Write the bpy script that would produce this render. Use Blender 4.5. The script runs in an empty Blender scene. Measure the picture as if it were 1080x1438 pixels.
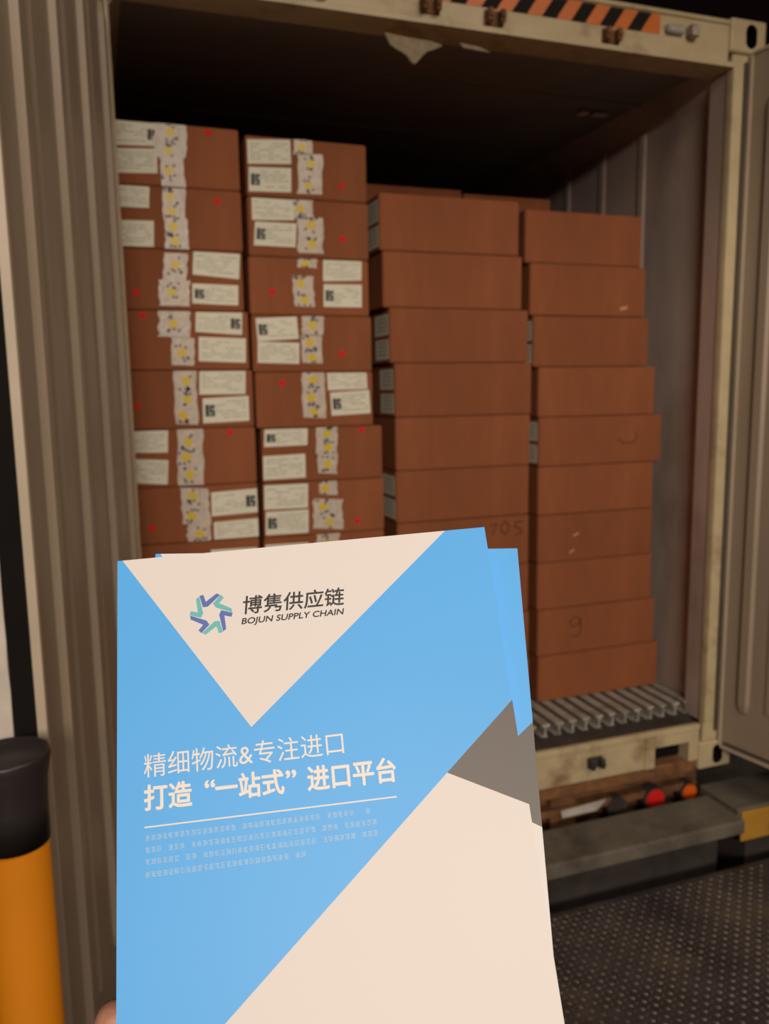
import bpy, bmesh, math, random
from mathutils import Vector, Matrix
random.seed(7)
S = bpy.context.scene
COL = S.collection

# ------------------------------------------------------------------ camera
CP = Vector((-1.2103, -2.5903, 1.5776))
YAW, PITCH, ROLL, F = 0.3378, 0.1483, -0.0152, 1146.9
fw = Vector((math.sin(YAW)*math.cos(PITCH), math.cos(YAW)*math.cos(PITCH), -math.sin(PITCH)))
r0 = Vector((math.cos(YAW), -math.sin(YAW), 0)); u0 = r0.cross(fw)
rt = r0*math.cos(ROLL) + u0*math.sin(ROLL)
up = -r0*math.sin(ROLL) + u0*math.cos(ROLL)
cd = bpy.data.cameras.new('camera'); cam = bpy.data.objects.new('camera', cd); COL.objects.link(cam)
cam.matrix_world = Matrix(((rt.x, up.x, -fw.x, CP.x), (rt.y, up.y, -fw.y, CP.y), (rt.z, up.z, -fw.z, CP.z), (0, 0, 0, 1)))
cd.sensor_fit = 'HORIZONTAL'; cd.lens = 5.0; cd.sensor_width = 5.0*1080/F
cd.clip_start = .01; cd.clip_end = 100
cd.dof.use_dof = True; cd.dof.focus_distance = .46; cd.dof.aperture_fstop = 2.0
S.camera = cam

# ------------------------------------------------------------------ light
S.view_settings.view_transform = 'Standard'; S.view_settings.look = 'None'
S.view_settings.gamma = 1; S.view_settings.use_curve_mapping = False
S.view_settings.exposure = 0.0
w = bpy.data.worlds.new('night'); S.world = w; w.use_nodes = True
w.node_tree.nodes['Background'].inputs[0].default_value = (.5, .25, .2, 1)
w.node_tree.nodes['Background'].inputs[1].default_value = .006

def lamp(name, loc, target, sx, sy, power, color):
    l = bpy.data.lights.new(name, 'AREA'); l.shape = 'RECTANGLE'; l.size = sx; l.size_y = sy
    l.energy = power; l.color = color
    o = bpy.data.objects.new(name, l); COL.objects.link(o); o.location = loc
    o.rotation_euler = (Vector(target)-Vector(loc)).to_track_quat('-Z', 'Y').to_euler()
    return o
lamp('warehouse_lamp', (-2.6, -9.5, 4.3), (0, 0, 1.2), 3.0, 1.2, 520, (1, .88, .76))
lamp('added_fill_lamp', (.6, -3.4, 4.2), (.3, -1.0, 0), 2.2, 1.0, 60, (1, .84, .68))  # added fill standing in for light bounced around the dock

# ------------------------------------------------------------------ helpers
def ray(px, py): return fw + rt*((px-540)/F) - up*((py-719)/F)
def atY(px, py, Y):
    d = ray(px, py); return CP + d*((Y-CP.y)/d.y)
def atZ(px, py, z):
    d = ray(px, py); return CP + d*((z-CP.z)/d.z)
def atX(px, py, x):
    d = ray(px, py); return CP + d*((x-CP.x)/d.x)

def srgb(r, g, b):
    f = lambda c: ((c/255+.055)/1.055)**2.4 if c > 10 else c/255/12.92
    return (f(r), f(g), f(b), 1)

def mat(name, base, rough=.6, metal=0, var=.0, scale=8, bump=0, bscale=60, dirt=None, stretch=None, spec=.5, rnd=0, dirt_lo=.5, dirt_hi=.7, alpha=1, trans=0):
    m = bpy.data.materials.new(name); m.use_nodes = True
    nt = m.node_tree; n = nt.nodes; L = nt.links; b = n['Principled BSDF']
    b.inputs['Roughness'].default_value = rough; b.inputs['Metallic'].default_value = metal
    b.inputs['Specular IOR Level'].default_value = spec
    tc = n.new('ShaderNodeTexCoord'); mp = n.new('ShaderNodeMapping'); L.new(tc.outputs['Object'], mp.inputs[0])
    if stretch: mp.inputs['Scale'].default_value = stretch
    no = n.new('ShaderNodeTexNoise'); no.inputs['Scale'].default_value = scale; no.inputs['Detail'].default_value = 6
    L.new(mp.outputs[0], no.inputs['Vector'])
    mr = n.new('ShaderNodeMapRange'); mr.inputs[1].default_value = .3; mr.inputs[2].default_value = .7
    mr.inputs[3].default_value = 1-var; mr.inputs[4].default_value = 1+var; L.new(no.outputs[0], mr.inputs[0])
    mx = n.new('ShaderNodeMix'); mx.data_type = 'RGBA'; mx.blend_type = 'MULTIPLY'; mx.inputs[0].default_value = 1
    mx.inputs[6].default_value = base; L.new(mr.outputs[0], mx.inputs[7])
    out = mx.outputs[2]
    if rnd:
        oi = n.new('ShaderNodeObjectInfo'); m2 = n.new('ShaderNodeMapRange'); m2.inputs[3].default_value = 1-rnd; m2.inputs[4].default_value = 1+rnd
        L.new(oi.outputs['Random'], m2.inputs[0])
        m3 = n.new('ShaderNodeMix'); m3.data_type = 'RGBA'; m3.blend_type = 'MULTIPLY'; m3.inputs[0].default_value = 1
        L.new(out, m3.inputs[6]); L.new(m2.outputs[0], m3.inputs[7]); out = m3.outputs[2]
    if dirt:
        nd = n.new('ShaderNodeTexNoise'); nd.inputs['Scale'].default_value = scale*.45; nd.inputs['Detail'].default_value = 9
        nd.inputs['Roughness'].default_value = .65; L.new(mp.outputs[0], nd.inputs['Vector'])
        rr = n.new('ShaderNodeMapRange'); rr.inputs[1].default_value = dirt_lo; rr.inputs[2].default_value = dirt_hi; L.new(nd.outputs[0], rr.inputs[0])
        m4 = n.new('ShaderNodeMix'); m4.data_type = 'RGBA'; L.new(rr.outputs[0], m4.inputs[0]); L.new(out, m4.inputs[6]); m4.inputs[7].default_value = dirt; out = m4.outputs[2]
    L.new(out, b.inputs['Base Color'])
    if bump:
        nb = n.new('ShaderNodeTexNoise'); nb.inputs['Scale'].default_value = bscale; nb.inputs['Detail'].default_value = 4; L.new(mp.outputs[0], nb.inputs['Vector'])
        bp = n.new('ShaderNodeBump'); bp.inputs['Strength'].default_value = bump; bp.inputs['Distance'].default_value = .004
        L.new(nb.outputs[0], bp.inputs['Height']); L.new(bp.outputs[0], b.inputs['Normal'])
    if trans: b.inputs['Transmission Weight'].default_value = trans
    return m

M = {}
M['kraft'] = mat('kraft_cardboard', (.238, .077, .030, 1), .8, var=.10, scale=5, bump=.15, bscale=90, stretch=(2.2, 2.2, .5), spec=.2, rnd=.07)
M['kraft_back'] = M['kraft']
M['paper'] = mat('label_paper', (.66, .63, .50, 1), .6, var=.04, spec=.3)
M['print'] = mat('label_print_grey', (.33, .32, .24, 1), .7)
M['ink'] = mat('label_ink_black', (.04, .04, .04, 1), .6)
M['tape'] = mat('printed_tape', (.52, .44, .36, 1), .35, var=.16, scale=40, bump=.4, bscale=60)
M['tape_yellow'] = mat('tape_yellow_print', (.62, .44, .03, 1), .35)
M['tape_violet'] = mat('tape_violet_print', (.10, .08, .11, 1), .35)
M['red'] = mat('red_marker', (.72, .008, .012, 1), .8, spec=.1)
M['marker'] = mat('faint_marker', (.105, .032, .015, 1), .8)
M['scuff'] = mat('cardboard_scuff', (.5, .25, .14, 1), .9)
M['cream'] = mat('cream_container_paint', (.50, .40, .235, 1), .5, var=.10, scale=9, bump=.1, bscale=40, dirt=(.20, .11, .05, 1), dirt_lo=.53, dirt_hi=.75)
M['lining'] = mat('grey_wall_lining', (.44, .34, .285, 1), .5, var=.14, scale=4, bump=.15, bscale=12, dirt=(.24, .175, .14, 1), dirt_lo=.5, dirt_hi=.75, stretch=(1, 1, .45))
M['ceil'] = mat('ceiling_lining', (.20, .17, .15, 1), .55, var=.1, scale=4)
M['door'] = mat('door_lining', (.325, .25, .18, 1), .42, var=.07, scale=6, stretch=(2, 2, .25), bump=.08, bscale=20)
M['doorrib'] = mat('door_edge_trim', (.52, .42, .31, 1), .4, var=.06)
M['seal'] = mat('dark_door_seal', (.055, .042, .033, 1), .7)
M['black'] = mat('black_rubber_and_hole_shade', (.009, .007, .006, 1), .9, var=.1, spec=.15)
M['alu'] = mat('worn_aluminium', (.42, .39, .33, 1), .5, metal=.3, var=.18, scale=30, dirt=(.12, .09, .07, 1), dirt_lo=.55, dirt_hi=.75)
M['rust'] = mat('rusty_steel', (.20, .085, .03, 1), .8, var=.35, scale=14, bump=.5, bscale=60, dirt=(.07, .04, .025, 1))
M['dark'] = mat('dark_steel', (.05, .04, .035, 1), .6, var=.3, scale=10, bump=.3)
M['deck'] = mat('dark_deck_steel', (.058, .048, .048, 1), .5, metal=.3, var=.4, scale=6, bump=.3, bscale=30, dirt=(.14, .11, .075, 1), dirt_lo=.5, dirt_hi=.68)
M['concrete'] = mat('grey_dock_slab', (.135, .115, .085, 1), .85, var=.2, scale=9, bump=.4, bscale=50, dirt=(.07, .055, .04, 1))
M['yellow'] = mat('worn_yellow_paint', (.50, .25, .03, 1), .6, var=.12, dirt=(.2, .1, .04, 1), dirt_lo=.55, dirt_hi=.7)
M['hazo'] = mat('hazard_orange', (.62, .15, .02, 1), .45, var=.1)
M['hazk'] = mat('hazard_black', (.014, .010, .008, 1), .8, spec=.2)
M['foam'] = mat('torn_insulation', (.27, .20, .13, 1), .9, var=.2, scale=30, bump=.8, bscale=80)
M['redlens'] = mat('red_lens', (.70, .02, .02, 1), .2, var=.05)
M['orangelens'] = mat('orange_lens', (.75, .13, .01, 1), .2, var=.05)
M['white'] = mat('dirty_white_paint', (.62, .54, .46, 1), .8, var=.08, scale=25, spec=.2)
M['plate'] = mat('pale_plate', (.50, .46, .40, 1), .5, var=.2, scale=12)
M['bollard'] = mat('orange_bollard_paint', (.56, .18, .002, 1), .75, var=.04, scale=6, spec=.2)
M['cap'] = mat('black_bollard_cap', (.022, .017, .016, 1), .42, var=.1)
M['brownwall'] = mat('brown_wall', (.11, .075, .05, 1), .8, var=.15, bump=.2)
M['blue'] = mat('brochure_blue', (.105, .455, .97, 1), .45, var=.01, spec=.35)
M['bwhite'] = mat('brochure_white', (.78, .73, .70, 1), .5, var=.005, spec=.3)
M['bgrey'] = mat('brochure_grey', (.135, .115, .105, 1), .5, var=.02)
M['bdark'] = mat('brochure_charcoal_print', (.02, .02, .02, 1), .5)
M['btext'] = mat('brochure_white_print', (.85, .80, .74, 1), .5)
M['bsmall'] = mat('brochure_small_print', (.40, .62, .84, 1), .5)
M['bpurple'] = mat('brochure_indigo_print', (.10, .16, .50, 1), .5)
M['bteal'] = mat('brochure_teal_print', (.14, .52, .52, 1), .5)
M['skin'] = mat('skin', (.62, .29, .19, 1), .5, var=.06, scale=60, bump=.15, bscale=300)
M['sleeve'] = mat('dark_sleeve', (.03, .035, .05, 1), .9, var=.1)

def finish(name, bm, mats, parent=None, smooth=False):
    me = bpy.data.meshes.new(name); bmesh.ops.recalc_face_normals(bm, faces=bm.faces[:]) if not getattr(bm, 'keep', False) else None
    bm.to_mesh(me); bm.free()
    for m in (mats if isinstance(mats, (list, tuple)) else [mats]): me.materials.append(M[m] if isinstance(m, str) else m)
    if smooth:
        for p in me.polygons: p.use_smooth = True
    o = bpy.data.objects.new(name, me); COL.objects.link(o)
    if parent: o.parent = parent
    return o

def empty(name, loc, rz=0):
    o = bpy.data.objects.new(name, None); COL.objects.link(o); o.empty_display_size = .1
    o.location = loc; o.rotation_euler = (0, 0, rz); return o
def tag(o, label, cat, group=None, kind=None):
    o['label'] = label; o['category'] = cat
    if group: o['group'] = group
    if kind: o['kind'] = kind
    return o

def box(bm, lo, hi, bev=0, mi=0, seg=1):
    r = bmesh.ops.create_cube(bm, size=1)
    vs = r['verts']
    for v in vs:
        v.co = Vector([(lo[i]+hi[i])/2 + v.co[i]*(hi[i]-lo[i]) for i in range(3)])
    fs = set(f for v in vs for f in v.link_faces)
    if bev:
        es = list(set(e for v in vs for e in v.link_edges))
        q = bmesh.ops.bevel(bm, geom=es, offset=bev, segments=seg, affect='EDGES', profile=.5)
        fs = set(q['faces']) | set(f for f in fs if f.is_valid)
    for f in fs:
        if f.is_valid: f.material_index = mi
    return fs
def prism(bm, pts, d, mi=0):
    """closed outline pts (Vectors), thickness vector d"""
    a = [bm.verts.new(p) for p in pts]; b = [bm.verts.new(Vector(p)+Vector(d)) for p in pts]
    n = len(pts); fs = [bm.faces.new(a), bm.faces.new(b[::-1])]
    for i in range(n): fs.append(bm.faces.new((a[i], b[i], b[(i+1) % n], a[(i+1) % n])))
    for f in fs: f.material_index = mi
    return fs
def cyl(bm, c, axis, r, h, n=24, mi=0, r2=None):
    q = Vector(axis).to_track_quat('Z', 'Y').to_matrix().to_4x4()
    m = Matrix.Translation(Vector(c)) @ q
    r_ = bmesh.ops.create_cone(bm, cap_ends=True, segments=n, radius1=r, radius2=r if r2 is None else r2, depth=h, matrix=m)
    for v in r_['verts']:
        for f in v.link_faces: f.material_index = mi
def lathe(bm, prof, c, n=48, mi=0):
    rings = []
    for (r, z) in prof:
        rings.append([bm.verts.new((c[0]+r*math.cos(2*math.pi*k/n), c[1]+r*math.sin(2*math.pi*k/n), c[2]+z)) for k in range(n)] if r > 0 else [bm.verts.new((c[0], c[1], c[2]+z))])
    for a, b in zip(rings, rings[1:]):
        for k in range(n):
            k2 = (k+1) % n
            if len(a) == 1: f = bm.faces.new((a[0], b[k], b[k2]))
            elif len(b) == 1: f = bm.faces.new((a[k], b[0], a[k2]))
            else: f = bm.faces.new((a[k], b[k], b[k2], a[k2]))
            f.material_index = mi
def single(name, parent, mats, fn, smooth=False):
    bm = bmesh.new(); fn(bm); return finish(name, bm, mats, parent, smooth)
def bx(name, parent, m, lo, hi, bev=0):
    return single(name, parent, m, lambda b: box(b, lo, hi, bev))

# ================================================================== SETTING: the dock
DZ = -.25
def deck_base(b): box(b, (-3.2, -5.2, DZ-.012), (2.9, -.27, DZ), 0)
base_o = None
def yard(b):
    box(b, (-4.5, -6.5, -1.45), (4, 13, -1.35)); box(b, (-4.4, -6.5, -1.349), (3.9, -.31, DZ-.014)); box(b, (-4.4, -6.5, DZ-.0139), (-1.21, -.31, DZ)); box(b, (-4.4, -.309, -1.349), (-1.36, 1.0, DZ))
single('floor', None, 'concrete', yard)['kind'] = 'structure'
lev = empty('dock_leveler', (.3, -1.7, DZ-.012))
tag(lev, 'dark steel tread plate dock leveler on the ground before the container', 'dock leveler')
lv = lambda v: (v[0]-.3, v[1]+1.7, v[2]-DZ+.012)
bx('deck_plate', lev, 'deck', lv((-1.2, -3.3, DZ-.012)), lv((1.9, -.30, DZ)), .002)
def treads(b):
    P = .0238
    for i in range(int(3.0/P)):
        for j in range(int(2.9/P)):
            x = -1.17+i*P; y = -.33-j*P
            a = math.radians(38) if (i+j) % 2 == 0 else math.radians(-52)
            L_, Wd, Hh = .0098, .0032, .0022
            ca, sa = math.cos(a), math.sin(a)
            def T(u, v, h): return lv((x+u*ca-v*sa, y+u*sa+v*ca, DZ+h))
            p = [b.verts.new(T(-L_, 0, .0001)), b.verts.new(T(0, -Wd, .0001)), b.verts.new(T(L_, 0, .0001)), b.verts.new(T(0, Wd, .0001)),
                 b.verts.new(T(-L_*.5, 0, Hh)), b.verts.new(T(L_*.5, 0, Hh))]
            for q in ((0, 1, 4), (1, 5, 4), (1, 2, 5), (2, 3, 5), (3, 4, 5), (3, 0, 4)): b.faces.new([p[k] for k in q])
M['tread'] = mat('tread_bars', (.19, .155, .135, 1), .4, metal=.4, var=.6, scale=5)
single('tread_pattern', lev, 'tread', treads)
# raised slab (folded lip) between deck and trailer
sl = empty('dock_edge_slab', (.0, -.14, -.16))
tag(sl, 'long worn grey slab lying along the dock edge below the container sill', 'slab')
bx('slab_top', sl, 'concrete', (-1.35, -.115, 0), (1.085, .105, .06), .008)
bx('slab_support', sl, 'dark', (-1.3, -.02, -.30), (1.04, .08, -.0005), .004)
s2_ = empty('dock_corner_slab', (1.36, -.08, -.18))
tag(s2_, 'short grey slab with a yellow painted end right of the long slab', 'slab')
bx('slab_top', s2_, 'concrete', (-.245, -.10, 0), (.5, .125, .08), .006)
y_ = bx('painted_face', s2_, 'yellow', (-.235, -.112, -.055), (.49, -.1005, .07), .003); y_['label'] = 'worn yellow painted front face'
bx('slab_support', s2_, 'dark', (-.2, -.098, -.34), (.46, .10, -.0005))

# left wall
a_ = atY(10, 900, -.50)
wl = bx('wall_left', None, 'brownwall', (a_.x-2.6, -.42, DZ-.3), (a_.x+.04, -.12, 3.6)); wl['kind'] = 'structure'

def shade_lintel(b):  # unseen wall and lintel, added to shade the top of the container
    box(b, (-4.5, -4.6, 3.42), (4, -4.4, 5.2)); box(b, (-4.5, -4.6, DZ), (-3.6, -4.4, 3.42)); box(b, (2.4, -4.6, DZ), (4, -4.4, 3.42))
single('added_shade_wall', None, 'brownwall', shade_lintel)['kind'] = 'structure'
# bollard
zc = 1.05; bc = atZ(10, 1057, zc)
dist = (bc-CP).length; Rb = 58/F*(bc-CP).dot(fw)

bo = empty('safety_bollard', (bc.x, bc.y, DZ))
tag(bo, 'orange round safety bollard with a flared black cap, left of the container door', 'bollard')
hh = zc-DZ
capH = .135*Rb/.062
single('post', bo, 'bollard', lambda b: lathe(b, [(0, .02), (Rb*.79, .02), (Rb*.79, hh-capH*.6), (0, hh-capH*.6)], (0, 0, 0), 64), True)
single('cap', bo, 'cap', lambda b: lathe(b, [(Rb*.795, hh-capH*1.03), (Rb*.83, hh-capH*1.05), (Rb*.835, hh-capH*.6), (Rb*.875, hh-capH*.3), (Rb*.97, hh-.012), (Rb*.97, hh-.004), (Rb*.95, hh), (Rb*.90, hh), (Rb*.87, hh-.006), (0, hh-.004)], (0, 0, 0), 64), True)
single('base_flange', bo, 'bollard', lambda b: lathe(b, [(0, 0), (Rb*1.7, 0), (Rb*1.7, .018), (0, .018)], (0, 0, 0), 48))

# ================================================================== CONTAINER
CT = empty('shipping_container', (0, 0, 0))
tag(CT, 'cream refrigerated shipping container with both rear doors swung open, loaded with cartons', 'shipping container')
LEN = 11.9; XW = 1.125; ZH = 2.726; ZS = .197
def wallrib(b, x, s):
    box(b, (min(x, x+s*.09), .12, .19), (max(x, x+s*.09), LEN, 2.80))
    k = .55
    while k < LEN:
        prism(b, [Vector((x, k, .30)), Vector((x-s*.008, k+.012, .30)), Vector((x-s*.008, k+.045, .30)), Vector((x, k+.057, .30))], (0, 0, 2.36)); k += .30
single('side_wall', CT, 'lining', lambda b: wallrib(b, XW, 1))
single('side_wall', CT, 'lining', lambda b: wallrib(b, -XW, -1))
bx('front_wall', CT, 'lining', (-1.2, LEN, .1), (1.2, LEN+.1, 2.85))
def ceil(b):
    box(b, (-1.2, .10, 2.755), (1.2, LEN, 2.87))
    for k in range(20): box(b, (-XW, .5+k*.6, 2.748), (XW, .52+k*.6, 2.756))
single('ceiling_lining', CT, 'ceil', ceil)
def cove(b):
    prism(b, [Vector((XW, .1, 2.756)), Vector((XW-.07, .1, 2.756)), Vector((XW, .1, 2.66))], (0, LEN-.2, 0))
    prism(b, [Vector((-XW, .1, 2.756)), Vector((-XW+.07, .1, 2.756)), Vector((-XW, .1, 2.66))], (0, LEN-.2, 0))
single('corner_cove', CT, 'lining', cove)
# T bar floor
bx('floor_pan', CT, 'dark', (-1.2, .10, .15), (1.2, LEN, .196))
n_t = 36
for k in range(n_t):
    x = -1.095 + k*(2.19/(n_t-1))
    def tb(b, x=x):
        pts = [(-.0175, .250), (-.0175, .244), (-.0045, .240), (-.0035, .203), (-.016, .1965), (.016, .1965), (.0035, .203), (.0045, .240), (.0175, .244), (.0175, .250)]
        prism(b, [Vector((x+p[0], .115+random.uniform(-.003, .003), p[1])) for p in pts], (0, LEN-.2, 0))
    single('floor_rail', CT, 'alu', tb)
bx('floor_threshold', CT, 'dark', (-1.06, .018, ZS+.0003), (1.06, .112, ZS+.003))
# sill
def sill(b):
    z0, z1 = .042, ZS
    box(b, (-1.06, 0, z0), (.80, .10, z1), .004)
    box(b, (.80, .0, z0+.085), (1.06, .10, z1), .0)
    box(b, (.80, .0, z0), (.845, .10, z0+.085), .0)
    box(b, (1.012, .0, z0), (1.06, .10, z0+.085), .0)
    box(b, (-1.06, -.006, z1-.022), (1.06, .0, z1+.002), .002)
    box(b, (.845, .07, z0-.0), (1.012, .10, z0+.085), .0, 1)  # pocket back coloured black to stand for the shade in the hole
    box(b, (-1.06, .06, .05), (1.06, .10, .1), 0, 1)
single('sill_beam', CT, ['cream', 'black'], sill)
# header
def header(b):
    box(b, (-1.06, 0, ZH+.012), (1.06, .10, 2.872), .004)
    box(b, (-1.06, -.004, 2.872), (1.06, .10, 2.888), .003)
    prism(b, [Vector((-1.06, -.010, ZH)), Vector((-1.06, -.010, ZH+.016)), Vector((-1.06, 0, ZH+.022)), Vector((-1.06, .12, ZH+.022)), Vector((-1.06, .12, ZH))], (2.14, 0, 0))
single('header_beam', CT, 'cream', header)
def haz(b):
    z0, z1 = 2.803, 2.867; x = -.95; p = .112; sl_ = .045; i = 0
    box(b, (-.95, -.0015, z0), (.755, -.0004, z1), 0, 0)
    while x+p/2+sl_ < .75:
        prism(b, [Vector((x, -.0025, z0)), Vector((x+p/2, -.0025, z0)), Vector((x+p/2+sl_, -.0025, z1)), Vector((x+sl_, -.0025, z1))], (0, .0009, 0), 1); x += p
single('hazard_tape', CT, ['hazo', 'hazk'], haz)['label'] = 'orange and black striped tape on the header'
for (kx, kz) in ((-.50, 2.775), (-.124, 2.779), (.103, 2.772), (.551, 2.77), (.559, .118), (-.124, .118), (-.5, .118)):
    def keeper(b, kx=kx, kz=kz):
        box(b, (kx-.035, -.006, kz-.022), (kx+.035, 0, kz+.024), .002)
        for s in (-1, 1):
            box(b, (kx+s*.022-.009, -.035, kz-.020), (kx+s*.022+.009, -.005, kz+.022), .004)
            cyl(b, (kx+s*.022, -.036, kz), (0, 1, 0), .007, .01, 10)
    single('cam_keeper', CT, 'rust' if kz > 1 else 'dark', keeper)
def lamp_br(b):
    box(b, (.775, -.02, 2.808), (.850, 0, 2.838), .006)
    box(b, (.865, -.03, 2.800), (.905, 0, 2.842), .006, 1)
single('rope_bracket', CT, ['alu', 'rust'], lamp_br)
# corner posts
for s in (-1, 1):
    def post(b, s=s):
        x0, x1 = (1.080, 1.217) if s > 0 else (-1.217, -1.10)
        box(b, (x0, 0, .118), (x1, .03, 2.778), .004)
        box(b, (x0+.004 if s > 0 else x0, .0301, .20), (x1 if s > 0 else x1-.004, .119, 2.745), 0, 1)
        xs = (x0-.0, x0+.012) if s > 0 else (x1-.012, x1)
        box(b, (xs[0], -.008, .2), (xs[1], 0, 2.73), .003)
    single('corner_post', CT, ['cream', 'lining'], post)
bx('door_gasket', CT, 'seal', (1.132, -.010, .16), (1.142, -.0005, 2.75), .002)
# corner castings with stadium holes
def casting(sx, top):
    bm = bmesh.new()
    zc_ = 2.896-.059 if top else .059
    x0, x1 = (1.057, 1.219) if sx > 0 else (-1.219, -1.057)
    box(bm, (x0, -.012, zc_-.059), (x1, .166, zc_+.059), .010, 0, 3)
    o = finish('corner_casting', bm, ['cream', 'black'], CT)
    c = bmesh.new()
    hx = (x0+x1)/2+sx*.012
    pts = []
    for k in range(24):
        a = 2*math.pi*k/24
        pts.append(Vector((hx+.026*math.cos(a), -.05, zc_+(.016 if math.sin(a) > 0 else -.016)+.026*math.sin(a))))
    prism(c, pts, (0, .16, 0), 1)  # hole walls coloured black in place of the shade inside
    prism(c, [Vector((x1-.05 if sx > 0 else x0-.05, p.x-hx+.08, p.z)) for p in pts], (.10, 0, 0), 1)
    ct = finish('cut', c, ['cream', 'black'])
    md = o.modifiers.new('b', 'BOOLEAN'); md.object = ct; md.operation = 'DIFFERENCE'; md.solver = 'EXACT'
    dg = bpy.context.evaluated_depsgraph_get(); me = bpy.data.meshes.new_from_object(o.evaluated_get(dg))
    o.modifiers.clear(); o.data = me
    bpy.data.objects.remove(ct)
for sx in (-1, 1):
    for t in (0, 1): casting(sx, t)
# torn insulation hanging from the header lip
def torn(b):
    P_ = [(540, 45), (548, 62), (556, 68), (564, 72), (572, 78), (578, 87), (583, 90), (590, 82), (600, 72), (608, 70), (622, 64), (606, 58), (588, 55), (560, 50)]
    prism(b, [atY(x, y, .004) for x, y in P_], (0, .012, 0))
single('torn_insulation', CT, 'foam', torn)['label'] = 'torn pale scrap hanging from the header lip'
def torn2(b):
    P_ = [(645, 60), (652, 67), (668, 70), (690, 74), (674, 66)]
    prism(b, [atY(x, y, .004) for x, y in P_], (0, .008, 0))
single('torn_insulation', CT, 'foam', torn2)
q_ = atZ(820, 157, 2.745)
single('ceiling_bracket', CT, 'plate', lambda b: (box(b, (q_.x-.02, q_.y-.01, 2.735), (q_.x+.02, q_.y+.03, 2.747), .003), box(b, (q_.x+.05, q_.y-.01, 2.738), (q_.x+.12, q_.y+.03, 2.747), .003)))

# doors: local x along the door from the hinge, local y = thickness (0 = inner face)
def door(s):
    ang = math.radians(11.1)
    hx = -1.107 if s < 0 else 1.150
    d = Vector((s*math.sin(ang), -math.cos(ang), 0))          # from hinge to free edge
    nrm = Vector((-s*math.cos(ang), -math.sin(ang), 0)) * 1.0  # inner face normal (towards the opening)
    d_in = Vector((-s*math.cos(ang), -math.sin(ang)*1, 0))
    d_in = Vector((-s*math.cos(ang), -math.sin(ang), 0))
    if abs(d.dot(d_in)) > 1e-4:
        d_in = Vector((-s*d.y*-1, 0, 0))
    # inner normal = d rotated by 90 degrees towards the opening
    d_in = Vector((-d.y, d.x, 0)) if (-d.y)*(-s) > 0 else Vector((d.y, -d.x, 0))
    O = Vector((hx, -.012, 0))
    def W(t, h, z): return O + d*t + d_in*h + Vector((0, 0, z))
    z0, z1, Wd = .10, 2.775, 1.14
    def slab(b, t0, t1, h0, h1, za, zb, mi=0):
        prism(b, [W(t0, h0, za), W(t1, h0, za), W(t1, h1, za), W(t0, h1, za)], (0, 0, zb-za), mi)
    L = 'left' if s < 0 else 'right'
    dr = single('door', CT, ['door', 'doorrib'], lambda b: slab(b, .012, Wd-.0005, -.085, -.002, z0, z1))
    dr['label'] = 'rear door swung open on the %s' % L
    def ribs(b):
        # raised fields between recessed channels with rounded ends
        cs = [.107+.29*k for k in range(4)]
        for c in cs:
            hw = .017
            prof = [(-hw-.010, -.003), (-hw, .012), (hw, .012), (hw+.010, -.003)]
            lo, hi = .31, 2.58
            prev = None
            zs = [lo-.045, lo-.03, lo, hi, hi+.03, hi+.045]; sc = [.15, .7, 1, 1, .7, .15]
            for z, q in zip(zs, sc):
                ring = [b.verts.new(W(c+t*q, h if h < 0 else -.003+(h+.003)*min(1, q), z)) for t, h in prof]
                if prev:
                    for i in range(3): b.faces.new((prev[i], prev[i+1], ring[i+1], ring[i]))
                else: b.faces.new(ring)
                prev = ring
            b.faces.new(prev)
        # broad shallow raised fields
        for a, c in ((.19, .315), (.48, .605), (.77, .895)):
            prism(b, [W(a, -.003, .30), W(a+.02, .004, .30), W(c-.02, .004, .30), W(c, -.003, .30)], (0, 0, 2.33))
    single('liner_rib', dr, 'door', ribs)
    def edge(b):
        slab(b, 0, .012, -.08, .004, z0, z1); slab(b, Wd-.012, Wd, -.016, .006, z0, z1)
        slab(b, .012, Wd-.012, -.085, .004, z0-.010, z0); slab(b, .012, Wd-.012, -.085, .004, z1, z1+.010)
    single('edge_trim', dr, 'doorrib', edge)
    def gk(b):
        slab(b, .03, Wd-.03, -.002, .007, z0+.012, z0+.020)
    single('gasket', dr, 'seal', gk)
    single('edge_seal', dr, 'black', lambda b: slab(b, Wd, Wd+.006, -.046, -.010, z0, z1))
    def oe(b):
        prism(b, [W(Wd, -.048+random.uniform(-.001, .001), z0+(z1-z0)*k/60) for k in range(61)]+[W(Wd, -.072, z1), W(Wd, -.072, z0)], d*.004)
    single('edge_stripe', dr, 'white', oe)['label'] = 'rough pale strip on the door edge'
    for z in (.35, 1.0, 1.65, 2.4):
        def hg(b, z=z):
            cyl(b, O-d_in*.05+Vector((s*.012, .0, z)), (0, 0, 1), .011, .12, 12)
        single('hinge', dr, 'cream', hg)
    # outside: two locking bars with handles
    for t in (.40, .85):
        def bar(b, t=t):
            cyl(b, W(t, -.112, 1.43), (0, 0, 1), .017, 2.75, 14)
            for z in (.3, 1.2, 2.0, 2.6):
                slab(b, t-.03, t+.03, -.098, -.085, z-.03, z+.03)
        single('locking_bar', dr, 'alu', bar)
    return dr
door(-1); door(1)

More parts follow.
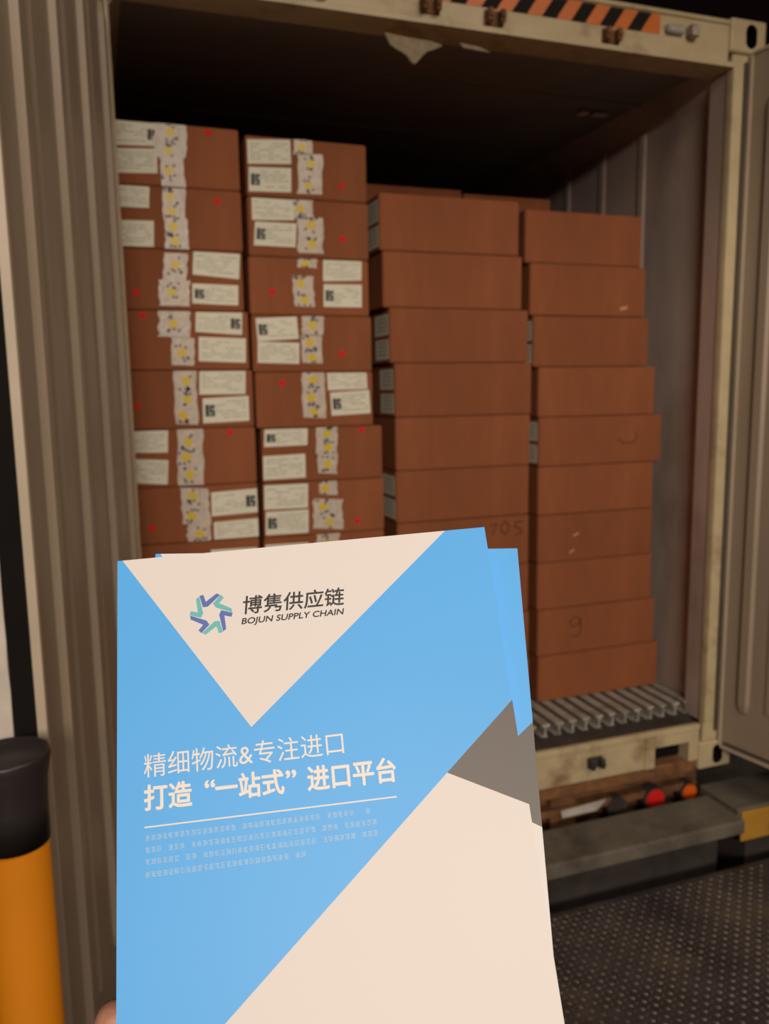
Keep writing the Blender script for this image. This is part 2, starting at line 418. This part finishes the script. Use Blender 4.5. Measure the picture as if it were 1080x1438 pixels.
# ================================================================== TRAILER under the container
TR = empty('trailer', (0, .3, -.9))
tag(TR, 'rusty trailer rear frame with round lamps under the container sill', 'trailer')
tl = lambda v: (v[0], v[1]-.3, v[2]+.9)
bx('rear_beam', TR, 'rust', tl((-1.052, .012, -.012)), tl((1.052, .10, .040)), .004)
def frame(b):
    for x in (-.5, .5): box(b, tl((x-.06, .12, -.33)), tl((x+.06, 8, -.01)), .005)
    box(b, tl((-1.2, .16, -.42)), tl((1.2, .20, -.015)), .005)
single('chassis_rail', TR, 'rust', frame)
bx('step_bar', TR, 'rust', tl((-1.2, .10, -.145)), tl((1.15, .155, -.115)), .004)
def lampf(px, py, r, m, nm):
    c = atY(px, py, .10)
    def f(b):
        b2 = Vector(tl(c))
        cyl(b, b2+Vector((0, .015, 0)), (0, 1, 0), r*1.22, .05, 28, 1)
        for k, (rr, dy) in enumerate(((1, .0), (.92, -.006), (.7, -.011), (.35, -.014))):
            cyl(b, b2+Vector((0, -.010+dy*.8, 0)), (0, -1, 0), r*rr, .008, 28, 0)
    single(nm, TR, [m, 'dark'], f)
lampf(918, 1121, .044, 'redlens', 'tail_light'); lampf(966, 1111, .036, 'orangelens', 'indicator_light'); lampf(866, 1133, .038, 'dark', 'tail_light')
c_ = atY(818, 1135, .09)
tc_ = tl(c_)
def pl(b):
    prism(b, [Vector(tl(atY(788, 1140, .09))), Vector(tl(atY(790, 1149, .09))), Vector(tl(atY(838, 1138, .09))), Vector(tl(atY(852, 1122, .09)))], (0, .006, 0))
single('number_plate', TR, 'plate', pl)['label'] = 'pale plate, unreadable'
bx('mudflap', TR, 'black', tl((-1.15, .45, -.9)), tl((1.15, .47, -.2)), .003)
for s in (-1, 1):
    single('wheel', TR, 'black', lambda b: cyl(b, tl((s*.95, 1.4, -.85)), (1, 0, 0), .45, .28, 32))

# ================================================================== CARTONS
YF = .33
def bulgebox(b, lo, hi, amp):
    nx, nz = 6, 3
    # front face grid slightly bowed, the rest a plain bevelled box
    box(b, lo, hi, .0035, 0, 2)
def carton(name_label, x0, x1, z0, z1, y0, depth, group):
    cx = (x0+x1)/2; yo = y0
    e = empty('carton', (cx, yo, z0))
    tag(e, name_label, 'carton', group)
    w2 = (x1-x0)/2; h = z1-z0
    def body(b):
        nx, ny, nz = 8, 5, 5
        r = bmesh.ops.create_cube(b, size=1)
        for v in r['verts']: v.co = Vector((v.co.x*2*w2, (v.co.y+.5)*depth, (v.co.z+.5)*(h-.0022)+.0008))
        bmesh.ops.bevel(b, geom=b.edges[:], offset=.0035, segments=2, affect='EDGES')
        # flap seam on top and on bottom, running along the longer side
        if 2*w2 > depth: box(b, (-w2+.004, depth/2-.0012, h-.0018), (w2-.004, depth/2+.0012, h-.0010), 0, 1)
        else: box(b, (-.0012, .004, h-.0018), (.0012, depth-.004, h-.0010), 0, 1)
    o = single('carton_body', e, ['kraft', 'marker'], body)
    return e, cx, yo, z0
fx = lambda px, py: atY(px, py, YF).x
# stacks: top z, number, [(left edge, right edge) per row from the top, world metres]
ROWPX = {
 1: dict(top=2.457, n=11, ex=[(160, 335.5, 220), (168, 339.5, 310), (172, 341, 390), (178, 349, 470), (183, 355.5, 555), (186, 359.5, 640), (190, 363, 725)]),
 2: dict(top=2.443, n=11, ex=[(345.5, 514, 235), (348.5, 517, 315), (350, 517.5, 393), (354, 521.5, 470), (359, 523, 550), (368, 537, 630), (370, 539, 705)]),
 3: dict(top=2.287, n=10, ex=[(533, 729, 310), (538, 733.5, 385), (547, 741.5, 465), (554, 746, 540), (555.5, 744, 615), (556.5, 743, 690), (558, 742, 760), (558, 742, 835), (558, 742, 905), (558, 743, 960)]),
 4: dict(top=2.262, n=10, ex=[(738, 902, 330), (744, 906, 395), (749, 911, 470), (756, 919, 545), (757, 929, 613), (756, 917, 680), (755, 914.5, 748), (755, 914.5, 810), (755, 918, 880), (755, 921.5, 940)])}
STN = {1: 'leftmost stack', 2: 'second stack from the left', 3: 'third stack from the left', 4: 'rightmost stack'}
ORD = ['topmost', 'second', 'third', 'fourth', 'fifth', 'sixth', 'seventh', 'eighth', 'ninth', 'tenth', 'eleventh']
CART = {}
for s, D in ROWPX.items():
    pitch = (D['top']-.252)/D['n']
    ws = [(fx(a, y), fx(b_, y)) for a, b_, y in D['ex']]
    while len(ws) < D['n']: ws.append((ws[-1][0]+random.uniform(-.003, .003), ws[-1][1]+random.uniform(-.003, .003)))
    for r in range(D['n']):
        x0, x1 = ws[r]
        if s == 1: x0 = max(x0, -1.117); x0 = min(x0, x1-.41)
        z1 = D['top']-r*pitch; z0 = z1-pitch
        yf = YF+random.uniform(-.003, .003)
        if s < 3:
            look = {0: 'labels left of tape', 1: 'labels left of tape'}.get(r, 'tape down its middle')
        else: look = 'plain long side'
        if s == 4: look = 'plain brown front'
        lab = ('brown carton topmost in the %s, %s' % (STN[s], look)) if r == 0 else ('%s carton down in the %s, %s' % (ORD[r], STN[s], look))
        hidden = (s < 3 and r > 7) or (s == 3 and r > 6 and False)
        e = carton(lab, x0, x1, z0, z1, yf, .585 if s < 3 else .43, 'cartons in the %s' % STN[s])
        CART[(s, r)] = e + (x1-x0, pitch)
# rear row showing over the tops of stacks three and four
for i, (x0, x1, top, nm) in enumerate(((-.088, .358, 2.432, 'left'), (.368, .800, 2.420, 'right'))):
    pitch = (top-.252)/11
    for r in range(11):
        lab = ('brown carton top showing behind the third stack, %s of the back pair' % nm) if r == 0 else 'brown carton hidden behind the %s' % ('third and rightmost stacks')
        e = carton(lab, x0, x1, top-(r+1)*pitch, top-r*pitch, .80, .585, 'cartons in the back row')

def face_local(s, r, px, py, lift=0):
    e, cx, yo, z0, wd, ph = CART[(s, r)]
    p = atY(px, py, yo-lift); return Vector((p.x-cx, -lift, p.z-z0))
def row_of(s, px, py):
    z = atY(px, py, YF).z; D = ROWPX[s]; pitch = (D['top']-.252)/D['n']
    return max(0, min(D['n']-1, int((D['top']-z)/pitch)))
def c1(x, y): return (150+x/2.634, 150+y/2.634)
def c2(x, y): return (150+x/2.634, 470+y/2.634)

def label_mesh(b, P, block):
    """P = four local corners TL,TR,BR,BL on the face (y negative = outwards)"""
    TL, TR, BR, BL = P
    out = Vector((0, -1, 0))
    def at(u, v, h=0): return (TL*(1-u)+TR*u)*(1-v) + (BL*(1-u)+BR*u)*v + out*h
    prism(b, [at(0, 0, .0006), at(1, 0, .0006), at(1, 1, .0006), at(0, 1, .0006)], (0, .0004, 0), 0)
    u0_, u1_ = (.06, .94)
    if block == 'L': u0_ = .28
    if block == 'R': u1_ = .72
    for k in range(6):
        v = .16+k*.125
        u = u0_
        while u < u1_-.06:
            l = random.uniform(.06, .26); e = min(u+l, u1_)
            if random.random() < .7: prism(b, [at(u, v, .0009), at(e, v, .0009), at(e, v+.035, .0009), at(u, v+.035, .0009)], (0, .0003, 0), 1)
            u = e+.03
    if block:
        a = .06 if block == 'L' else .76
        for (ua, ub, va, vb) in ((-.01, .08, .26, .74), (.09, .20, .28, .42), (.09, .14, .40, .52), (.09, .20, .48, .60), (.15, .20, .58, .74), (.09, .18, .64, .74)):
            prism(b, [at(a+ua, va, .0010), at(a+ub, va, .0010), at(a+ub, vb, .0010), at(a+ua, vb, .0010)], (0, .0003, 0), 2)
def add_label(s, quad, block=''):
    cy = sum(q[1] for q in quad)/4; cx_ = sum(q[0] for q in quad)/4
    r = row_of(s, cx_, cy); e, cx, yo, z0, wd, ph = CART[(s, r)]
    L = [face_local(s, r, *q) for q in quad]
    for v in L:
        v.z = min(max(v.z, .003), ph-.004); v.x = min(max(v.x, -wd/2+.002), wd/2-.002)
    single('shipping_label', e, ['paper', 'print', 'ink'], lambda b: label_mesh(b, L, block))
def Q(f, x0, y0, x1, y1, t=0, k=0):
    """rect in crop pixels with tilt t (right side lower by t) and k (bottom shifted right by k)"""
    return [f(x0, y0), f(x1, y0+t), f(x1+k, y1+t), f(x0+k, y1)]
for a, bl in ((Q(c1, 22, 48, 192, 140, 6), 'R'), (Q(c1, 22, 152, 184, 243, 3, 4), ''), (Q(c1, 26, 266, 156, 368, 6), ''), (Q(c1, 40, 418, 174, 514, 4), ''),
              (Q(c1, 320, 527, 492, 620, 18, -3), ''), (Q(c1, 316, 653, 486, 727, 8, 0), 'L'), (Q(c1, 328, 736, 500, 832, 12, 0), 'R'),
              (Q(c2, 340, 8, 514, 98, 6), ''), (Q(c2, 342, 130, 513, 222, -3), ''), (Q(c2, 354, 236, 524, 328, -10, 3), 'L'),
              (Q(c2, 90, 350, 226, 438, -2), ''), (Q(c2, 96, 460, 228, 550, 4, -3), ''), (Q(c2, 386, 584, 556, 672, -16, 3), 'R'),
              (Q(c2, 396, 694, 562, 784, -16, 3), ''), (Q(c2, 385, 796, 555, 880, -10), '')):
    add_label(1, a, bl)
for a, bl in ((Q(c1, 518, 120, 678, 210, 2, 4), ''), (Q(c1, 525, 222, 682, 312, 5), 'L'), (Q(c1, 535, 330, 692, 418, 2, 2), ''), (Q(c1, 548, 424, 702, 512, 8, -4), 'L'),
              (Q(c1, 800, 560, 942, 645, -2), ''), (Q(c1, 802, 656, 943, 740, 2), 'L'), (Q(c1, 550, 782, 702, 868, -10, 8), 'L'), (Q(c2, 558, 26, 712, 104, 4), ''),
              (Q(c2, 814, 124, 960, 206, -6, 4), ''), (Q(c2, 826, 214, 970, 300, -10, 6), 'L'), (Q(c2, 582, 328, 742, 416, -8), 'L'), (Q(c2, 578, 450, 734, 538, -10, 2), ''),
              (Q(c2, 582, 558, 744, 648, -8), ''), (Q(c2, 588, 656, 746, 742, -10), 'L'), (Q(c2, 584, 778, 746, 850, -10), '')):
    add_label(2, a, bl)
# patterned tape pieces
def tape(s, x0, y0, x1, y1, f, sh=0):
    cx_, cy = f((x0+x1)/2, (y0+y1)/2); r = row_of(s, cx_, cy); e, cx, yo, z0, wd, ph = CART[(s, r)]
    TL, TR, BR, BL = [face_local(s, r, *f(*q)) for q in ((x0, y0), (x1, y0+3), (x1+sh, y1+3), (x0+sh, y1))]
    for v in (TL, TR, BR, BL): v.z = min(max(v.z, .0015), ph-.002)
    def g(b):
        out = Vector((0, -1, 0))
        def at(u, v, h=0): return (TL*(1-u)+TR*u)*(1-v)+(BL*(1-u)+BR*u)*v+out*h
        n = 7; A = [(0+random.uniform(-.04, .04), k/n) for k in range(n+1)]; B = [(1+random.uniform(-.04, .04), k/n) for k in range(n+1)]
        prism(b, [at(u, v, .0013) for u, v in A+B[::-1]], (0, .0005, 0), 0)
        H = (TL-BL).length; Wd_ = (TR-TL).length; m = max(1, round(H/.062))
        for k in range(m):
            cu = .45+random.uniform(-.12, .12); cv = (k+.5)/m+random.uniform(-.06, .06)
            ru = .018/Wd_; rv = .019/H
            pts = []
            for q in range(12):
                a = q*math.pi/6; rr = (1 if q % 3 == 0 else .78 if q % 2 else .8)*random.uniform(.85, 1.1)
                pts.append(at(cu+ru*rr*math.cos(a), min(.99, max(.01, cv+rv*rr*math.sin(a))), .0016))
            prism(b, pts, (0, .0002, 0), 1)
            for q in range(7):
                du = random.uniform(-1.3, 1.3)*ru; dv = random.choice((-1, 1))*random.uniform(.7, 1.5)*rv
                u_, v_ = cu+du, min(.96, max(.02, cv+dv)); su, sv = ru*.33, rv*.30
                prism(b, [at(u_-su, v_, .0019), at(u_, v_-sv, .0019), at(u_+su, v_, .0019), at(u_, min(.99, v_+sv), .0019)], (0, .0002, 0), 2)
    single('packing_tape', e, ['tape', 'tape_yellow', 'tape_violet'], g)
for a in ((172, 34, 292, 185), (196, 185, 284, 298, 6)): tape(1, *a[:4], c1, *a[4:])
for a in ((206, 300, 290, 410), (212, 410, 298, 536, 6)): tape(1, *a[:4], c1, *a[4:])
tape(1, 212, 540, 298, 640, c1, -4); tape(1, 194, 640, 306, 735, c1, 0); tape(1, 192, 738, 308, 850, c1); tape(1, 240, 10, 325, 112, c2); tape(1, 243, 114, 328, 330, c2, 12)
tape(1, 258, 334, 354, 558, c2, 6); tape(1, 272, 566, 376, 700, c2, 8); tape(1, 300, 700, 386, 812, c2, 0)
tape(2, 690, 118, 760, 176, c1); tape(2, 706, 174, 798, 322, c1); tape(2, 690, 332, 760, 412, c1, 4); tape(2, 706, 408, 800, 540, c1)
tape(2, 706, 546, 776, 594, c1); tape(2, 686, 624, 762, 738, c1, 8); tape(2, 722, 746, 800, 842, c1); tape(2, 716, 2, 792, 104, c2, 8); tape(2, 720, 112, 804, 306, c2, 6)
tape(2, 772, 312, 852, 440, c2); tape(2, 780, 440, 852, 512, c2, 0); tape(2, 784, 518, 852, 590, c2); tape(2, 764, 606, 872, 716, c2); tape(2, 776, 720, 860, 800, c2)
# red marks
for s, f, x, y in ((1, c1, 375, 95), (1, c1, 408, 350), (1, c1, 110, 688), (1, c1, 132, 770), (2, c1, 868, 293), (2, c1, 872, 490), (2, c1, 612, 685), (1, c2, 115, 263),
                   (1, c2, 455, 345), (1, c2, 170, 715), (2, c2, 650, 180), (2, c2, 870, 70), (2, c2, 942, 353), (2, c2, 928, 688)):
    px, py = f(x, y); r = row_of(s, px, py); e = CART[(s, r)][0]; c = face_local(s, r, px, py, .0012)
    c.z = min(max(c.z, .016), CART[(s, r)][5]-.016)
    def g(b):
        n = 14
        prism(b, [c+Vector((math.cos(2*math.pi*k/n), 0, math.sin(2*math.pi*k/n)))*(.013 if k % 2 else .008)*random.uniform(.85, 1.1) for k in range(n)], (0, .0007, 0))
    single('red_mark', e, 'red', g)['label'] = 'small red mark'
# labels on the side faces showing in the gaps
def side_label(s, r, ya, yb, za, zb):
    e, cx, yo, z0, wd, ph = CART[(s, r)]
    x = -wd/2
    def g(b):
        prism(b, [Vector((x-.0008, ya, za)), Vector((x-.0008, yb, za)), Vector((x-.0008, yb, zb)), Vector((x-.0008, ya, zb))], (.0006, 0, 0), 0)
        for k in range(4): prism(b, [Vector((x-.0012, ya+.01, za+.015+k*.015)), Vector((x-.0012, yb-.03, za+.015+k*.015)), Vector((x-.0012, yb-.03, za+.02+k*.015)), Vector((x-.0012, ya+.01, za+.02+k*.015))], (.0004, 0, 0), 1)
    single('shipping_label', e, ['paper', 'print'], g)
for r in (0, 2, 3, 5): side_label(3, r, .012, .16, .015, .090); side_label(3, r, .015, .165, .105, .182)
for r in (2, 4): side_label(4, r, .012, .16, .015, .090); side_label(4, r, .012, .16, .105, .182)
# faint handwriting and scuffs
def stroke(b, pts, wdt, mi=0):
    for p, q in zip(pts, pts[1:]):
        d = (q-p); n = Vector((-d.z, 0, d.x)).normalized()*wdt/2; ex = d.normalized()*wdt*.3
        prism(b, [p-ex+n, q+ex+n, q+ex-n, p-ex-n], (0, .0004, 0), mi)
def mark(s, lines, wdt, m='marker', nm='handwriting'):
    px, py = lines[0][0]; r = row_of(s, px, py); e = CART[(s, r)][0]
    def g(b):
        for ln in lines:
            stroke(b, [face_local(s, r, x, y, .0008) for x, y in ln], wdt)
    single(nm, e, m, g)
mark(3, [[(688, 738), (698, 736), (692, 750)], [(709, 732), (704, 738), (704, 746), (709, 750), (714, 745), (714, 737), (709, 732)], [(733, 732), (724, 733), (723, 740), (731, 742), (732, 748), (724, 751)]], .006)
mark(4, [[(807, 867), (800, 873), (804, 880), (814, 877), (815, 868), (808, 866)], [(815, 870), (816, 884), (812, 893), (802, 893)]], .005)
mark(4, [[(868, 616), (876, 622), (888, 622), (895, 614), (892, 607)]], .005)
mark(4, [[(872, 434), (880, 432)]], .012, 'scuff', 'scuff'); mark(4, [[(806, 752), (812, 749)]], .008, 'scuff', 'scuff'); mark(4, [[(800, 776), (806, 772)]], .007, 'scuff', 'scuff')

# ================================================================== BROCHURES
# orientation in camera axes (right, down, forward)
Rb3 = ((.993, .109, -.037), (-.090, .933, .349), (.073, -.343, .936))
TB = (-.1501, .0276, .459)
def bdir(j): return rt*Rb3[0][j] - up*Rb3[1][j] + fw*Rb3[2][j]
BU, BV, BN = bdir(0), bdir(1), bdir(2)         # right, down, away from the camera
BU.normalize(); BV = (BV-BU*BV.dot(BU)).normalized(); BN = BU.cross(BV).normalized()
if BN.dot(fw) < 0: BN = -BN
BO = CP + rt*TB[0] - up*TB[1] + fw*TB[2]
def buv(px, py, off=0):
    d = ray(px, py); O = BO+BN*off; t = (O-CP).dot(BN)/d.dot(BN); q = CP+d*t-O
    return (q.dot(BU), q.dot(BV))
def frame_at(O, U, V, N):
    return Matrix(((U.x, V.x, N.x, O.x), (U.y, V.y, N.y, O.y), (U.z, V.z, N.z, O.z), (0, 0, 0, 1)))
PW, PH_ = .2095, .297
apex = buv(353, 1021); k1 = buv(625, 746); k0 = buv(172, 787)
g1 = buv(718, 984); g2 = buv(628, 1085); g3 = buv(745, 1130); dl = buv(316, 1438)
# extend the diagonal to the bottom edge
tq = (PH_-g2[1])/(dl[1]-g2[1]); dE = (g2[0]+(dl[0]-g2[0])*tq, PH_)
if dE[0] < 0:
    tq = (0-g2[0])/(dl[0]-g2[0]); dE = (0, g2[1]+(dl[1]-g2[1])*tq)
def brochure(label, O, U, V, N, full):
    e = bpy.data.objects.new('brochure', None); COL.objects.link(e); e.empty_display_size = .05
    e.matrix_world = frame_at(O, U, V, N); tag(e, label, 'brochure', 'brochures held up in the hand')
    def cover(b):
        G1 = (PW, g1[1]+(g1[1]-g2[1])/(g1[0]-g2[0])*(PW-g1[0])); G3 = (PW, g3[1]+(g3[1]-g2[1])/(g3[0]-g2[0])*(PW-g3[0]))
        polys = [([(k0[0], 0), (k1[0], 0), apex], 1), ([g2, G1, G3], 2)]
        low = [g2, G3, (PW, PH_), (dE[0], dE[1])] if dE[1] >= PH_-1e-6 else [g2, G3, (PW, PH_), (0, PH_), dE]
        polys.append((low, 1))
        left = [(0, 0), (k0[0], 0), apex] 
        if dE[1] >= PH_-1e-6: blue = [(0, 0), (k0[0], 0), apex, (k1[0], 0), (PW, 0), G1, g2, dE, (0, PH_)]
        else: blue = [(0, 0), (k0[0], 0), apex, (k1[0], 0), (PW, 0), G1, g2, dE]
        polys.append((blue, 0))
        for pts, mi in polys:
            vs = [b.verts.new((x, y, 0)) for x, y in pts]; f = b.faces.new(vs); f.material_index = mi
            f.normal_update()
            if f.normal.z > 0: f.normal_flip()
        b.keep = True if False else None
        bmesh.ops.triangulate(b, faces=b.faces[:])
    bm = bmesh.new()
    try: cover(bm)
    except AttributeError:
        bmesh.ops.triangulate(bm, faces=bm.faces[:])
    # the card under the print
    box(bm, (0, 0, .0002), (PW, PH_, .0005), 0, 1)
    me = bpy.data.meshes.new('cover'); bm.to_mesh(me); bm.free()
    for m in ('blue', 'bwhite', 'bgrey'): me.materials.append(M[m])
    c = bpy.data.objects.new('cover', me); COL.objects.link(c); c.parent = e
    bx('pages', e, 'bwhite', (.0004, .0006, .0006), (PW-.0006, PH_-.0006, .0028))
    bx('back_cover', e, 'blue', (0, 0, .0029), (PW, PH_, .0032))
    return e
b1 = brochure('front blue and white brochure with printed Chinese headlines, held up in front of the container', BO, BU, BV, BN, True)

def text_mesh(name, txt, size_box, p0, p1, height, m, parent, shear=0, bold=0):
    """lay txt so its baseline runs p0->p1 in brochure uv and its glyph height is `height` metres"""
    cu = bpy.data.curves.new(name, 'FONT'); cu.body = txt; cu.size = 1; cu.resolution_u = 4
    o = bpy.data.objects.new(name+'_tmp', cu); COL.objects.link(o)
    dg = bpy.context.evaluated_depsgraph_get(); me = bpy.data.meshes.new_from_object(o.evaluated_get(dg)); bpy.data.objects.remove(o)
    xs = [v.co.x for v in me.vertices]; ys = [v.co.y for v in me.vertices]
    x0, x1, y0, y1 = min(xs), max(xs), min(ys), max(ys)
    P0 = Vector(p0); P1 = Vector(p1); L = (P1-P0).length; d = (P1-P0)/L; n = Vector((d.y, -d.x))
    if n.y > 0: n = -n
    shl = shear*height
    for v in me.vertices:
        a = (v.co.x-x0)/(x1-x0)*(L-shl); h = (v.co.y-y0)/(y1-y0)*height
        q = P0+d*(a+shear*h)+n*h
        v.co = Vector((q.x, q.y, -.00012))
    if bold:
        bm = bmesh.new(); bm.from_mesh(me); g0 = bm.verts[:]+bm.edges[:]+bm.faces[:]
        for k, (dx, dy) in enumerate(((1, 0), (-1, 0), (0, 1), (0, -1), (.7, .7), (-.7, .7), (.7, -.7), (-.7, -.7))):
            r = bmesh.ops.duplicate(bm, geom=g0); bmesh.ops.translate(bm, vec=(dx*bold, dy*bold, -.000006*(k+1)), verts=[v for v in r['geom'] if isinstance(v, bmesh.types.BMVert)])
        bm.to_mesh(me); bm.free()
    me.materials.clear(); me.materials.append(M[m])
    if name == 'piece': return me
    t = bpy.data.objects.new(name, me); COL.objects.link(t); t.parent = parent
    return t
L3 = lambda x, y: (150+x/2.919, 730+y/2.919)
L4 = lambda x, y: (180+x/2.7, 1020+y/2.7)
PXM = (Vector(buv(500, 1000))-Vector(buv(400, 1000))).length/100
text_mesh('company_name', '博隽供应链', 0, buv(*L3(556, 388)), buv(*L3(980, 348)), 27*PXM, 'bdark', b1, .12, .00014)
text_mesh('company_subtitle', 'BOJUN SUPPLY CHAIN', 0, buv(*L3(551, 436)), buv(*L3(975, 394)), 11.5*PXM, 'bdark', b1, .25, .00011)
text_mesh('headline', '精细物流&专注进口', 0, buv(*L4(60, 196)), buv(*L4(820, 104)), 31*PXM, 'btext', b1)
bmj = bmesh.new()
for txt, (xa, ya), (xb, yb), hg in (('打造', (62, 320), (242, 300), 32), ('“', (292, 233), (328, 229), 9), ('一站式', (334, 284), (592, 254), 32), ('”', (600, 196), (636, 192), 9), ('进口平台', (684, 246), (1018, 208), 32)):
    bmj.from_mesh(text_mesh('piece', txt, 0, buv(*L4(xa, ya)), buv(*L4(xb, yb)), hg*PXM, 'btext', b1, 0, .00032))
mej = bpy.data.meshes.new('headline'); bmj.to_mesh(mej); bmj.free(); mej.materials.append(M['btext'])
oj = bpy.data.objects.new('headline', mej); COL.objects.link(oj); oj.parent = b1; oj['label'] = 'bold white headline'
def divider(b):
    p, q = Vector(buv(*L4(62, 381))), Vector(buv(*L4(1018, 264))); n = Vector((0, .0006))
    prism(b, [Vector((p.x, p.y, -.00015)), Vector((q.x, q.y, -.00015)), Vector((q.x, q.y+.0007, -.00015)), Vector((p.x, p.y+.0007, -.00015))], (0, 0, .00008))
single('divider_line', b1, 'btext', divider)
def para(b):
    for (sx, sy, ex, ey) in ((65, 437, 940, 328), (65, 483, 965, 370), (65, 528, 972, 412), (65, 577, 697, 493)):
        p, q = Vector(buv(*L4(sx, sy))), Vector(buv(*L4(ex, ey))); L = (q-p).length; d = (q-p)/L; n = Vector((d.y, -d.x))
        if n.y > 0: n = -n
        t = 0; g = .00285
        while t < L-g:
            if random.random() > .06:
                for k in range(3):
                    h = .0003+k*.0010
                    a = t+random.uniform(0, .0004); c = t+g*.82-random.uniform(0, .0004)
                    A, B = p+d*a+n*h, p+d*c+n*h
                    prism(b, [Vector((A.x, A.y, -.00014)), Vector((B.x, B.y, -.00014)), Vector((B.x+n.x*.0004, B.y+n.y*.0004, -.00014)), Vector((A.x+n.x*.0004, A.y+n.y*.0004, -.00014))], (0, 0, .00006))
                for k in range(2):
                    a = t+g*random.uniform(.1, .7); A = p+d*a+n*.0003
                    prism(b, [Vector((A.x, A.y, -.00014)), Vector((A.x+d.x*.0003, A.y+d.y*.0003, -.00014)), Vector((A.x+d.x*.0003+n.x*.0023, A.y+d.y*.0003+n.y*.0023, -.00014)), Vector((A.x+n.x*.0023, A.y+n.y*.0023, -.00014))], (0, 0, .00006))
            t += g
single('small_print', b1, 'bsmall', para)['label'] = 'four lines of tiny unreadable print'
def emblem(b):
    C = Vector((428, 386))
    V = [Vector((-40, -72)), Vector((-26, -30)), Vector((33, -79))]
    for k in range(6):
        a = math.radians(60*k); R = lambda v: C+Vector((v.x*math.cos(a)-v.y*math.sin(a), v.x*math.sin(a)+v.y*math.cos(a)))
        def T(v): u_, v_ = buv(*L3(*R(v))); return Vector((u_, v_, -.00015))
        # chevron outline: short arm, vertex, long arm
        pts = [Vector((-48, -74)), Vector((-32, -78)), Vector((-22, -50)), Vector((22, -84)), Vector((37, -78)), Vector((-14, -30)), Vector((-34, -28))]
        prism(b, [T(p) for p in pts], (0, 0, .00008), k % 2)
single('emblem', b1, ['bpurple', 'bteal'], emblem)['label'] = 'ring emblem of six indigo and teal chevrons'

# second brochure behind, turned slightly
OFF = .0075
tl2 = Vector(buv(214, 778, OFF)); tr2 = Vector(buv(726.5, 770, OFF)); d2 = (tr2-tl2).normalized()
U2 = (BU*d2.x+BV*d2.y).normalized(); V2 = (-BU*d2.y+BV*d2.x).normalized()
O2 = BO+BN*OFF+BU*(tr2.x-d2.x*PW)+BV*(tr2.y-d2.y*PW)
b2 = brochure('blue and white brochure behind the front one, only its right edge showing', O2, U2, V2, BN, False)
text_mesh('headline', '精细物流&专注进口', 0, buv(*L4(60, 196)), buv(*L4(820, 104)), 31*PXM, 'btext', b2)

# ================================================================== HAND (person holding the brochures)
def BP(u, v, h): return BO+BU*u+BV*v+BN*h
def hand():
    chains = []
    vs = []; es = []; rad = []
    def add(p, r): vs.append(BP(*p)); rad.append(r); return len(vs)-1
    elbow = add((.16, .62, .10), .042); fore = add((.12, .50, .075), .034); wrist = add((.085, .425, .05), .026)
    palm = add((.06, .385, .038), .030); es += [(elbow, fore), (fore, wrist), (wrist, palm)]
    def chain(root, pts):
        prev = root
        for p, r in pts:
            i = add(p, r); es.append((prev, i)); prev = i
    chain(palm, [((.028, .36, .030), .017), ((.008, .325, .034), .0110), ((-.005, .276, .036), .0110), ((-.0095, .240, .031), .0115), ((-.0055, .2190, .0250), .0120)])
    chain(palm, [((.045, .352, .030), .015), ((.036, .322, .036), .0105), ((.030, .282, .034), .0095), ((.029, .252, .027), .0088), ((.030, .232, .0205), .0082)])
    chain(palm, [((.064, .352, .032), .014), ((.060, .322, .037), .0100), ((.057, .285, .034), .0092), ((.056, .258, .027), .0086), ((.056, .240, .0200), .008)])
    chain(palm, [((.082, .360, .034), .013), ((.083, .332, .037), .0090), ((.082, .302, .032), .0082), ((.081, .281, .025), .0076), ((.080, .267, .0190), .0072)])
    chain(palm, [((.062, .375, .010), .018), ((.052, .348, -.008), .0135), ((.044, .318, -.013), .0115), ((.038, .290, -.0115), .0100)])
    me = bpy.data.meshes.new('person'); me.from_pydata(vs, es, []); me.update()
    o = bpy.data.objects.new('person', me); COL.objects.link(o)
    md = o.modifiers.new('skin', 'SKIN'); md.use_smooth_shade = True
    for i, sv in enumerate(me.skin_vertices[0].data): sv.radius = (rad[i], rad[i]); sv.use_root = (i == palm)
    sb = o.modifiers.new('sub', 'SUBSURF'); sb.levels = 2; sb.render_levels = 2
    dg = bpy.context.evaluated_depsgraph_get(); m2 = bpy.data.meshes.new_from_object(o.evaluated_get(dg))
    o.modifiers.clear(); o.data = m2; m2.materials.clear(); m2.materials.append(M['skin'])
    for p in m2.polygons: p.use_smooth = True
    tag(o, 'person at the lower left, only a fingertip showing, holding the brochures up', 'person')
    def slv(b):
        A, B = BP(.125, .515, .078), BP(.175, .66, .108); ax = (B-A)
        q = ax.to_track_quat('Z', 'Y').to_matrix()
        prof = [(.040, 0), (.045, 0), (.052, ax.length), (.047, ax.length)]
        n = 32; rings = [[b.verts.new(A+q@Vector((r*math.cos(2*math.pi*k/n), r*math.sin(2*math.pi*k/n), z))) for k in range(n)] for r, z in prof]
        for i in range(4):
            for k in range(n): b.faces.new((rings[i][k], rings[i][(k+1) % n], rings[(i+1) % 4][(k+1) % n], rings[(i+1) % 4][k]))
    single('sleeve', o, 'sleeve', slv, True)
    # nails
    def nail(p, dr, nrm, L, W_):
        def g(b):
            c = BP(*p); D = (BU*dr[0]+BV*dr[1]).normalized(); Nn = (BN*nrm).normalized(); Sx = D.cross(Nn)
            prism(b, [c+D*L*math.cos(a)+Sx*W_*math.sin(a) for a in [k*math.pi/8 for k in range(16)]], Nn*.0008)
        single('fingernail', o, 'skin', g)
    nail((.0375, .2875, -.0215), (-.2, -1), -1, .007, .0055)
hand()
